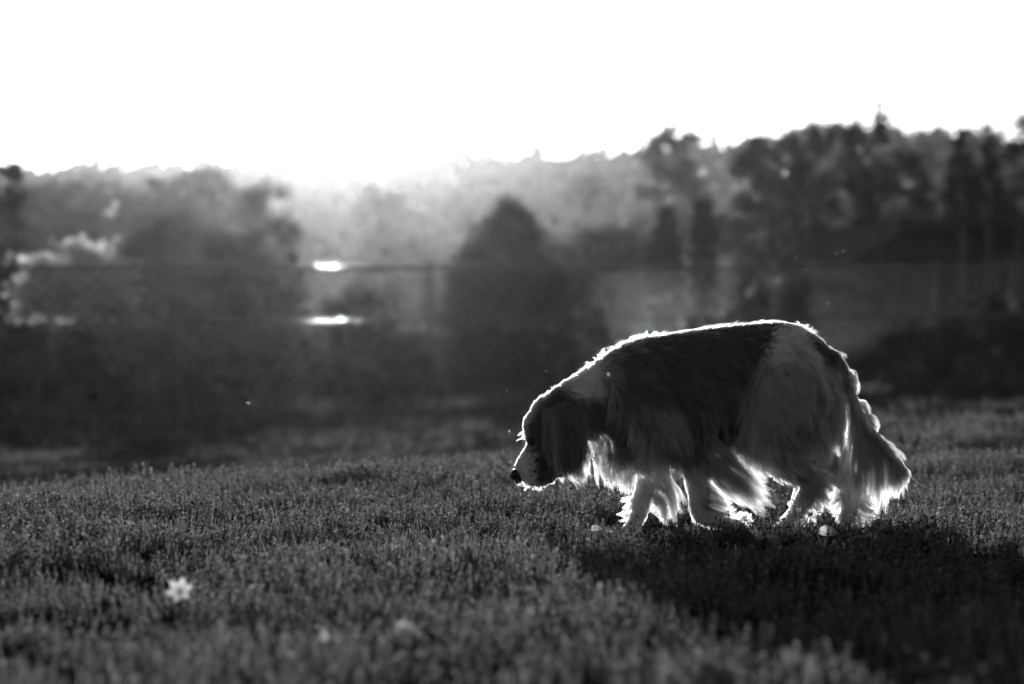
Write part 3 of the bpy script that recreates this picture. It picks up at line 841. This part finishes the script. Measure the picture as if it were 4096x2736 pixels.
# separate pale wavy locks lying over the coat
def wavy(roots, tips, nl, y, tone, seed, wave=26, per=22, bend=(20, 10), fr=8):
    feather(roots, tips, nl * per, bend, wave, 5, y, y - 14, 4, nl, tone=tone, seed=seed, freq=fr, lkv=.35, ljit=.2)
wavy([(1390, 380), (1520, 360), (1690, 400)], [(1330, 640), (1480, 640), (1620, 640)], 13, -180, .9, 701)
wavy([(1330, 520), (1470, 500), (1650, 500), (1760, 470)], [(1300, 780), (1450, 790), (1620, 760), (1740, 720)], 16, -180, .9, 702, 30)
wavy([(1330, 640), (1480, 640), (1640, 620), (1760, 600)], [(1340, 850), (1520, 880), (1700, 850), (1780, 830)], 15, -176, .9, 703, 32)
wavy([(1560, 700), (1680, 690)], [(1600, 930), (1760, 920)], 14, -170, .7, 704, 30)
wavy([(740, 560), (860, 580), (1000, 620)], [(740, 830), (860, 880), (1010, 890)], 13, -194, .6, 706, 16)
wavy([(1020, 640), (1140, 620), (1240, 560)], [(1050, 860), (1180, 860), (1280, 800)], 9, -208, .09, 707, 16)
wavy([(640, 480), (700, 560)], [(600, 700), (700, 790)], 12, -150, .2, 708, 14)
wavy([(1880, 540), (1930, 640), (2000, 740)], [(1880, 960), (1960, 1080), (2060, 1080)], 12, -52, .85, 709, 14, bend=(46, 0), fr=5)
wavy([(310, 650), (400, 620), (500, 660)], [(340, 930), (410, 985), (520, 930)], 11, -150, .11, 710, 16, fr=8)
# hock feather, near hind
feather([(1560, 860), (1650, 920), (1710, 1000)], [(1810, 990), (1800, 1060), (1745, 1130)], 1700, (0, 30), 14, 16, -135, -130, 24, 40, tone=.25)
feather([(1680, 1040), (1640, 1130), (1600, 1200)], [(1735, 1145), (1715, 1185), (1650, 1225)], 700, (22, 4), 8, 9, -128, -125, 20, 24, tone=.6)
feather([(1590, 1030), (1570, 1130), (1500, 1215)], [(1575, 1070), (1545, 1160), (1466, 1228)], 420, (-4, 2), 2, 5, -128, -126, 22, 30, tone=.62)
# far hind
feather([(1850, 1020), (1870, 1120), (1880, 1190)], [(1770, 1100), (1800, 1180), (1850, 1238)], 900, (6, 10), 8, 10, 130, 130, 26, 30, tone=.62)
feather([(1930, 1020), (1935, 1140), (1925, 1220)], [(1990, 1170), (2080, 1182), (2025, 1238)], 800, (10, 26), 8, 10, 130, 130, 26, 26, tone=.62)
feather([(1800, 700), (1840, 860), (1870, 960)], [(1880, 980), (1880, 1080), (1930, 1130)], 1400, (20, 10), 10, 14, 110, 120, 30, 36, tone=.6)
# tail plume
feather([(1870, 500), (1920, 620), (1990, 730)], [(1840, 1020), (1930, 1170), (2035, 1185)], 2600, (40, 0), 10, 16, -25, -30, 22, 60, tone=.5)
feather([(1960, 690), (2050, 790), (2110, 870)], [(2010, 1130), (2080, 1110), (2140, 1090)], 2000, (55, -20), 8, 15, -30, -30, 18, 46, tone=.5)
feather([(2050, 800), (2120, 880), (2148, 960)], [(2130, 1090), (2180, 1040), (2192, 965)], 1000, (40, -24), 5, 10, -34, -34, 14, 30, tone=.45)
# bright curls on the far side of rump and tail
feather([(1855, 420), (1865, 470), (1880, 530)], [(1930, 470), (1945, 525), (1915, 560)], 700, (50, -36), 9, 10, 70, 75, 18, 22, tone=.65, freq=4)
feather([(1895, 585), (1930, 660), (1975, 720)], [(1990, 640), (2030, 720), (2018, 775)], 1100, (60, -46), 9, 12, 60, 60, 18, 26, tone=.65, freq=4)
# ears
feather([(310, 640), (400, 600), (500, 640)], [(330, 930), (400, 985), (520, 900)], 1700, (0, 0), 15, 20, -132, -142, 8, 40, tone=.05, freq=8)
feather([(330, 820), (420, 860), (510, 820)], [(375, 985), (440, 1000), (515, 1010)], 700, (-14, 10), 14, 22, -128, -132, 10, 18, tone=.05, freq=6)
feather([(360, 880), (440, 900), (520, 850)], [(390, 980), (470, 1005), (545, 1000)], 420, (-10, 10), 12, 20, 120, 125, 12, 16, tone=.5, freq=6)
# throat, jaw, brow, whiskers
feather([(150, 990), (200, 1010), (260, 1022), (340, 965)], [(148, 1012), (205, 1036), (262, 1046), (352, 985)], 500, (0, 0), 2, 7, 0, 0, 28, 60, tone=.55)
feather([(200, 735), (196, 765)], [(165, 748), (182, 772)], 70, (0, -6), 2, 6, 0, 0, 30, 14, tone=.5)
feather([(196, 770), (200, 780)], [(140, 782), (160, 770)], 6, (0, -8), 1, 4, -40, -55, 8, 4, tone=.5)
feather([(215, 960), (235, 975)], [(160, 1010), (330, 1020)], 12, (0, 10), 2, 6, -60, -85, 8, 8, tone=.5)
feather([(430, 505), (320, 560), (300, 580)], [(400, 470), (315, 520), (280, 560)], 90, (-10, -12), 6, 8, 0, 0, 40, 16, tone=.5)
feather([(880, 232), (760, 258), (640, 318), (470, 455)], [(888, 212), (750, 234), (622, 290), (448, 434)], 420, (-4, -6), 5, 9, 0, 0, 60, 120, tone=.5, ljit=.7)
# fuzzy topline standing up into the light
feather([(800, 258), (1100, 206), (1450, 170), (1640, 190), (1750, 275), (1825, 390)], [(830, 232), (1140, 181), (1490, 147), (1670, 168), (1784, 260), (1850, 382)], 700, (0, -3), 2, 5, 0, 0, 75, 200, ljit=.7)
feather([(320, 545), (265, 610), (215, 690), (195, 745)], [(322, 525), (258, 588), (202, 668), (184, 732)], 700, (-4, -4), 2, 5, 0, 0, 45, 70, tone=.5)
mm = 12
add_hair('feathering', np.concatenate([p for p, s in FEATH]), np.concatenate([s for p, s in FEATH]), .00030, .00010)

# ---- eyes, nose, collar
M_EYE = mat_basic('eye', 0.01, 0.05, spec=0.6)
M_NOSE = mat_basic('nose_leather', 0.012, 0.38, spec=0.5, bump=0.25, scale=400)
M_CHAIN = mat_basic('chain_metal', 0.06, 0.4, metal=0.6)
for s in (-1, 1):
    b = MB(); ball(b, 226, 786, s * 62, 19, 15, 17); b.build('eye', M_EYE, dog, True)
def build_nose():
    b = MB()
    ball(b, 148, 960, 0, 34, 40, 30, R(-40)); ball(b, 160, 985, 0, 22, 20, 26, R(-10))
    ball(b, 135, 968, -20, 14, 14, 14); ball(b, 135, 968, 20, 14, 14, 14)
    me = bpy.data.meshes.new('n'); me.from_pydata(b.v, [], b.f)
    bm = bmesh.new(); bm.from_mesh(me); bmesh.ops.recalc_face_normals(bm, faces=bm.faces); bm.to_mesh(me); bm.free(); me.update()
    tmp = bpy.data.objects.new('n', me); COL.objects.link(tmp)
    m = tmp.modifiers.new('r', 'REMESH'); m.mode = 'VOXEL'; m.voxel_size = .0016; m.use_smooth_shade = True
    s = tmp.modifiers.new('s', 'SMOOTH'); s.iterations = 3
    out = bpy.data.meshes.new_from_object(tmp.evaluated_get(bpy.context.evaluated_depsgraph_get()))
    bpy.data.objects.remove(tmp, do_unlink=True)
    out.polygons.foreach_set('use_smooth', np.ones(len(out.polygons), bool))
    link('nose', out, M_NOSE, dog)
build_nose()
def build_collar():
    b = MB()
    def ring(c, r, t, ax):
        pts = [c + (ax[0] * math.cos(a) + ax[1] * math.sin(a)) * r for a in np.linspace(0, 2 * math.pi, 13)]
        b.tube(pts, t, 5, cap=False)
    X, Yv, Z = Vector((1, 0, 0)), Vector((0, 1, 0)), Vector((0, 0, 1))
    for i in range(9):
        c = L3(528 + i * 1.5, 720 + i * 17, -40 + (i % 2) * 4)
        ring(c, .0030, .0008, (X, Z) if i % 2 == 0 else (Yv, Z))
    ring(L3(545, 880, -38), .005, .0010, (X, Z))
    b.build('collar_chain', M_CHAIN, dog, True)
build_collar()

# ------------------------------------------------------------------ grass (one uncountable mass), instanced from tuft meshes
def blade(g, h, w, lean, az, x0=0, y0=0):
    """tapering bent blade as 3 quads"""
    d = np.array([math.cos(az), math.sin(az), 0]); s = np.array([-math.sin(az), math.cos(az), 0])
    tw = g.uniform(-.6, .6)
    s = s * math.cos(tw) + d * math.sin(tw)
    ts = [0, .38, .72, 1.0]; ws = [1, .9, .6, .08]
    C = [np.array([x0, y0, 0]) + d * lean * h * t ** 2 + np.array([0, 0, h * (t - .25 * lean * t * t)]) for t in ts]
    return [[C[i] - s * w * ws[i], C[i] + s * w * ws[i], C[i + 1] + s * w * ws[i + 1], C[i + 1] - s * w * ws[i + 1]] for i in range(3)]
def tuft_blades(seed, n, h0, h1, w, spread):
    g = np.random.default_rng(seed); Q = []
    for k in range(n):
        r, a = spread * math.sqrt(g.uniform()), g.uniform(0, 6.28)
        Q += blade(g, g.uniform(h0, h1), w * g.uniform(.6, 1.2), g.uniform(.1, .9), g.uniform(0, 6.28), r * math.cos(a), r * math.sin(a))
    return np.array(Q)
def leaf4(c, d, n_, L, w):
    s = np.cross(n_, d)
    return [c, c + d * L * .45 + s * w, c + d * L, c + d * L * .45 - s * w]
def tuft_weed(seed, nst, h0, h1, L, w):
    """creeping plant: stems set with little oval leaves"""
    g = np.random.default_rng(seed); Q = []
    for k in range(nst):
        a = g.uniform(0, 6.28); r = .022 * math.sqrt(g.uniform()); h = g.uniform(h0, h1); lean = g.uniform(0, .6)
        b0 = np.array([r * math.cos(a), r * math.sin(a), 0]); dr = np.array([math.cos(a * 3), math.sin(a * 3), 0])
        top = b0 + dr * lean * h + np.array([0, 0, h])
        s = np.array([-dr[1], dr[0], 0]) * .0006
        Q.append([b0 - s, b0 + s, top + s, top - s])
        nl = int(h / .0052)
        for j in range(nl):
            t = .12 + .88 * j / max(nl - 1, 1)
            c = b0 + (top - b0) * t
            aa = j * 2.4 + g.uniform(-.4, .4)
            d = np.array([math.cos(aa), math.sin(aa), g.uniform(.1, 1.1)]); d /= np.linalg.norm(d)
            n_ = np.array([0, 0, 1.0]) - d * d[2]; n_ /= np.linalg.norm(n_)
            sc = g.uniform(.6, 1.2) * (1 - .3 * t)
            Q.append(leaf4(c, d, n_, L * sc, w * sc))
    return np.array(Q)
tufts = bpy.data.collections.new('grass_tufts')          # meshes the lawn scatters; not placed in the scene itself
def add_tuft(i, Q, mat):
    me = quads('tuft', Q); me.materials.append(mat)
    o = bpy.data.objects.new('tuft_%02d' % i, me); tufts.objects.link(o)
for i in range(3): add_tuft(i, tuft_blades(300 + i, 10, .014, .040, .0014, .022), M_GRASS)
for i in range(3, 8): add_tuft(i, tuft_weed(310 + i, 4, .016, .042, .0085, .0036), M_WEED)
for i in range(8, 10): add_tuft(i, tuft_blades(320 + i, 6, .03, .060, .0015, .02), M_GRASS)
for i in range(10, 12): add_tuft(i, tuft_weed(330 + i, 4, .03, .05, .013, .0055), M_WEED)

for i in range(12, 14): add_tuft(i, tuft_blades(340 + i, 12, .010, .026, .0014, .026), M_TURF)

def lawn_nodes():
    ng = bpy.data.node_groups.new('lawn', 'GeometryNodeTree')
    ng.interface.new_socket('Geometry', in_out='INPUT', socket_type='NodeSocketGeometry')
    ng.interface.new_socket('Geometry', in_out='OUTPUT', socket_type='NodeSocketGeometry')
    N, L = ng.nodes, ng.links
    i, o = N.new('NodeGroupInput'), N.new('NodeGroupOutput')
    ci = N.new('GeometryNodeCollectionInfo'); ci.inputs['Collection'].default_value = tufts
    ci.inputs['Separate Children'].default_value = True; ci.inputs['Reset Children'].default_value = True
    ip = N.new('GeometryNodeInstanceOnPoints'); ip.inputs['Pick Instance'].default_value = True
    def attr(n, t):
        a = N.new('GeometryNodeInputNamedAttribute'); a.data_type = t; a.inputs['Name'].default_value = n
        return a.outputs['Attribute']
    L.new(i.outputs[0], ip.inputs['Points']); L.new(ci.outputs[0], ip.inputs['Instance'])
    L.new(attr('idx', 'INT'), ip.inputs['Instance Index'])
    L.new(attr('rot', 'FLOAT_VECTOR'), ip.inputs['Rotation'])
    L.new(attr('scl', 'FLOAT_VECTOR'), ip.inputs['Scale'])
    L.new(ip.outputs[0], o.inputs[0])
    return ng
LAWN = lawn_nodes()
def scatter(name, pts, idx, scl, seed):
    g = np.random.default_rng(seed); n = len(pts)
    me = bpy.data.meshes.new(name)
    me.vertices.add(n); me.vertices.foreach_set('co', pts.astype(np.float32).ravel())
    a = me.attributes.new('idx', 'INT', 'POINT'); a.data.foreach_set('value', idx.astype(np.int32))
    r = np.stack([g.normal(size=n) * .12, g.normal(size=n) * .12, g.uniform(0, 6.28, n)], 1)
    a = me.attributes.new('rot', 'FLOAT_VECTOR', 'POINT'); a.data.foreach_set('vector', r.astype(np.float32).ravel())
    s = scl[:, None] * np.stack([np.ones(n), np.ones(n), g.uniform(.8, 1.25, n)], 1)
    a = me.attributes.new('scl', 'FLOAT_VECTOR', 'POINT'); a.data.foreach_set('vector', s.astype(np.float32).ravel())
    o = link(name, me)
    md = o.modifiers.new('lawn', 'NODES'); md.node_group = LAWN
    return tag(o, kind='stuff')

def patch(x, y):
    return (np.sin(x * 3.1 + 1.3 * np.sin(y * 2.1)) + np.sin(y * 4.3 + x * 1.7 + 2) + np.sin(x * 7.7 - y * 5.1)) / 3
def lawn():
    g = np.random.default_rng(41)
    def region(y0, y1, dens, margin):
        area = (0.212 * (y0 + y1) + 2 * margin) * (y1 - y0)
        n = int(area * dens)
        yy = g.uniform(y0, y1, n * 2)
        half = .212 * yy + margin
        k = g.uniform(size=n * 2) < half / half.max()
        yy, half = yy[k], half[k]
        xx = g.uniform(-1, 1, len(yy)) * half
        return xx, yy
    X, Y, S = [], [], []
    for (y0, y1, d, mg, sc) in ((2.0, 4.0, 1000, .7, 1.0), (4.0, 7.0, 1250, .7, 1.0), (7.0, 10, 900, .8, 1.1), (10, 16, 420, 1.0, 1.4), (16, 30, 150, 1.2, 1.9)):
        x, y = region(y0, y1, d, mg); X.append(x); Y.append(y); S.append(np.full(len(x), sc))
    X, Y, S = map(np.concatenate, (X, Y, S))
    keep = g.uniform(size=len(X)) < np.clip(.55 + .9 * patch(X * 4.1, Y * 2.9), .03, 1)
    X, Y, S = X[keep], Y[keep], S[keep]
    p = patch(X, Y) + .6 * patch(X * 2.4 + 3, Y * 1.7)
    u = g.uniform(size=len(X))
    idx = np.where(u < .36 - .22 * p, g.integers(0, 3, len(X)), g.integers(3, 8, len(X)))
    v = g.uniform(size=len(X))
    idx = np.where(v > .965, g.integers(8, 10, len(X)), idx)
    idx = np.where((v < .05), g.integers(10, 12, len(X)), idx)
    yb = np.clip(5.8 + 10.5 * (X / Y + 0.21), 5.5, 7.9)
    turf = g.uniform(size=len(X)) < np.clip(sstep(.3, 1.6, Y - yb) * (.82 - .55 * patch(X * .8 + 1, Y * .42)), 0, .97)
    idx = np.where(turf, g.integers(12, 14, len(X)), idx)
    foot = (np.abs(Y - 5.48) < .22) & (X > DOG_X - .22) & (X < DOG_X + .42)      # trodden flat under the dog
    S = np.where(foot, S * .62, S)
    Z = ground_z(X, Y)
    scatter('grass', np.stack([X, Y, Z], 1), idx, S * g.uniform(.7, 1.25, len(X)) * (1 + .32 * np.clip(p, -1.2, 1.2)), 42)
    # long unmown grass along the foot of the fence
    n = 5200
    xx = g.uniform(FX0, FX1, n)
    yy = fence_y(xx) + g.normal(size=n) * .25 - 2.1
    k = patch(xx * .55, yy * .4) > -.25
    xx, yy = xx[k], yy[k]
    scatter('long_grass', np.stack([xx, yy, ground_z(xx, yy)], 1), np.where(g.uniform(size=len(xx)) < .7, g.integers(8, 10, len(xx)), g.integers(10, 12, len(xx))), g.uniform(2.6, 4.6, len(xx)), 43)
lawn()

# ------------------------------------------------------------------ small things in the grass
def ground_point(px, py):
    Y = CAM_H * FPX / (py - HOR)
    return at(px, Y), Y, float(ground_z(at(px, Y), Y))
def petal_mesh(L, w, cup):
    vs, fs = [], []
    n = 5
    for i in range(n):
        t = i / (n - 1); ww = w * math.sin(math.pi * min(1, .12 + t * .8)) ; z = cup * t * t * L
        vs += [(L * t, -ww, z + .15 * ww), (L * t, 0, z), (L * t, ww, z + .15 * ww)]
    for i in range(n - 1):
        for k in range(2): a = i * 3 + k; fs.append((a, a + 3, a + 4, a + 1))
    me = bpy.data.meshes.new('petal'); me.from_pydata(vs, [], fs); me.update()
    return me
def star_flower():
    x, y, z = ground_point(180, 624)
    r = empty('star_flower', (x, y, z))
    tag(r, 'white star shaped flower standing in the grass at the lower left', 'flower')
    pm = petal_mesh(.020, .0065, .3); pm.materials.append(M_PETAL)
    for k in range(6):
        o = bpy.data.objects.new('petal', pm); COL.objects.link(o); o.parent = r
        o.location = (0, 0, .052); o.rotation_euler = (R(58), 0, 0)
        o.rotation_euler = (Matrix.Rotation(R(62), 3, 'X') @ Matrix.Rotation(k * R(60) + .3, 3, 'Z')).to_euler()
    b = MB(); b.tube([(0, .004, .001), (0.002, .002, .03), (0, 0, .052)], .0009, 5); b.build('stem', M_WEED, r, True)
    c = MB(); c.tube([(0, -.001, .0515), (0, -.003, .0525)], [.0035, .002], 8); c.build('flower_centre', M_DRYLEAF, r, True)
star_flower()
def leaf_sheet(name, label, px, py, L, w, lift, rz, tilt, mat):
    x, y, z = ground_point(px, py)
    vs, fs = [], []
    n = 9
    for i in range(n):
        t = i / (n - 1); ww = w * math.sin(math.pi * (.08 + .88 * t)) ** .8
        for k in (-1, -.5, 0, .5, 1):
            vs.append((L * (t - .5), ww * k, .25 * ww * k * k + .006 * math.sin(4 * t + k)))
    for i in range(n - 1):
        for k in range(4): a = i * 5 + k; fs.append((a, a + 5, a + 6, a + 1))
    me = bpy.data.meshes.new(name); me.from_pydata(vs, [], fs)
    me.polygons.foreach_set('use_smooth', np.ones(len(fs), bool)); me.update()
    o = link(name, me, mat, None, (x, y, z + lift))
    o.rotation_euler = (R(tilt), R(8), R(rz))
    return tag(o, label, 'leaf', 'pale leaves lying in the grass')
leaf_sheet('fallen_leaf', 'pale curled leaf lying in front of the standing fore paw', 602, 541, .05, .010, .030, 20, 25, M_DRYLEAF)
leaf_sheet('fallen_leaf', 'pale folded leaf lying beneath the hind legs', 830, 546, .045, .014, .034, -6, 50, M_PETAL)
leaf_sheet('fallen_leaf', 'blurred pale leaf at the bottom edge, left one of two', 330, 678, .028, .012, .05, 40, 30, M_DRYLEAF)
leaf_sheet('fallen_leaf', 'blurred pale leaf at the bottom edge, right one of two', 408, 672, .030, .011, .05, -20, 30, M_DRYLEAF)

def broad_weed(label, px, py, n, L, w, seed):
    x, y, z = ground_point(px, py)
    g = np.random.default_rng(seed)
    r = empty('broadleaf_weed', (x, y, z)); tag(r, label, 'weed', 'broad leaved weeds in the lawn')
    for k in range(n):
        a = g.uniform(0, 6.28); el = g.uniform(.3, 1.2)
        vs, fs = [], []
        for i in range(7):
            t = i / 6; ww = w * math.sin(math.pi * (.05 + .9 * t)) ** .8; rr = L * t
            p = Vector((rr * math.cos(el) , 0, rr * math.sin(el) - .35 * L * t * t))
            vs += [p + Vector((0, -ww, .2 * ww)), p, p + Vector((0, ww, .2 * ww))]
        for i in range(6):
            for q in range(2): b_ = i * 3 + q; fs.append((b_, b_ + 3, b_ + 4, b_ + 1))
        me = bpy.data.meshes.new('weed_leaf'); me.from_pydata([tuple(v) for v in vs], [], fs)
        me.polygons.foreach_set('use_smooth', np.ones(len(fs), bool)); me.update()
        o = link('leaf', me, M_GRASS, r); o.rotation_euler = (0, 0, a)
        o.scale = (g.uniform(.7, 1.1),) * 3
    return r
broad_weed('broad leaved weed tuft in the grass left of the dog\'s shadow', 447, 562, 11, .075, .011, 61)
broad_weed('small dark broad leaved weed left of the muzzle', 398, 534, 8, .05, .008, 62)
broad_weed('blurred broad leaved weed in the near grass below the star flower', 335, 640, 9, .08, .012, 63)
broad_weed('blurred broad leaf clump in the dog\'s shadow at the bottom edge', 800, 690, 8, .11, .016, 64)
broad_weed('pale leafy weed on the darker far lawn beyond the ridge of grass', 382, 450, 12, .11, .02, 65)
def clover(label, px, py):
    x, y, z = ground_point(px, py)
    g = np.random.default_rng(int(px))
    r = empty('clover_flower', (x, y, z)); tag(r, label, 'flower', 'clover heads in the lawn')
    b = MB(); b.tube([(0, 0, 0), (.003, 0, .025), (.001, 0, .052)], .0009, 5); b.build('stem', M_WEED, r, True)
    n = 70
    d = g.normal(size=(n, 3)); d /= np.linalg.norm(d, axis=1, keepdims=True); d[:, 2] = np.abs(d[:, 2]) * 1.1 - .3
    P = np.array([.001, 0, .055]) + d * .0065
    link('flower_head', quads('flower_head', leaf_quads(P, .0035, g)), M_PETAL, r)
clover('white clover head at the left edge of the sharp grass', 33, 526)
clover('white clover head in the sharp grass left of the weed tuft', 343, 535)

# ------------------------------------------------------------------ midges drifting in the light
def midge_mesh():
    b = MB()
    b.tube([(-.0016, 0, 0), (-.0008, 0, .0001), (.0004, 0, .0002), (.0014, 0, 0)], [.0002, .0005, .0006, .0002], 6)
    for s in (-1, 1):
        b.add([(0, 0, .0004), (-.0008, s * .0012, .0012), (-.0016, s * .0026, .0022), (.0004, s * .0024, .0024), (.0006, s * .001, .0012)], [(0, 1, 2, 3, 4)])
    me = bpy.data.meshes.new('midge'); me.from_pydata(b.v, [], b.f); me.update()
    me.materials.append(M_WING)
    return me
MID = midge_mesh()
for (px, py, Y, sc, lb) in [
    (545.5, 371.5, 5.4, 1.1, 'midge above the dog\'s head, the upper of two there'),
    (506.5, 391, 5.4, 1.1, 'midge left of the dog\'s forehead, level with its crown'),
    (509.5, 432, 5.4, 1.5, 'midge close in front of the dog\'s brow'),
    (249.5, 404, 5.3, 2.6, 'largest midge, a pale fluttering speck low before the dark fence'),
    (295, 381, 5.4, 1.0, 'midge right of the largest midge and a little higher'),
    (29, 501, 5.6, 1.0, 'midge over the grass at the left edge'),
    (568.5, 490, 5.6, .9, 'midge below the dog\'s ear over the grass'),
    (997, 451.5, 5.5, 1.2, 'midge over the lawn at the right edge'),
    (807.5, 214, 8.2, 2.0, 'upper of two blurred midges before the trees above the dog\'s back'),
    (806.5, 221, 8.2, 1.8, 'lower of two blurred midges before the trees above the dog\'s back'),
    (843, 251.5, 8.2, 1.8, 'right one of a close pair of blurred midges before the shed roof'),
    (837.5, 253.5, 8.2, 2.0, 'left one of a close pair of blurred midges before the shed roof'),
    (795.5, 258.5, 8.2, 2.0, 'blurred midge left of the shed roof, above the fence rail'),
    (805, 270, 8.2, 2.0, 'blurred midge on the line of the fence rail'),
    (756.5, 276, 8.2, 2.0, 'blurred midge below the rail right of the cypresses'),
    (828, 304, 8.2, 1.8, 'blurred midge just above the dog\'s rump'),
    (609, 375.5, 4.3, 1.8, 'round blurred midge in front of the dog\'s neck')]:
    o = bpy.data.objects.new('midge', MID); COL.objects.link(o)
    o.location = (at(px, Y), Y, zat(py, Y)); o.scale = (sc,) * 3
    o.rotation_euler = (random.uniform(-.6, .6), random.uniform(-.6, .6), random.uniform(0, 6.28))
    tag(o, lb, 'insect', 'midges drifting in the backlight')
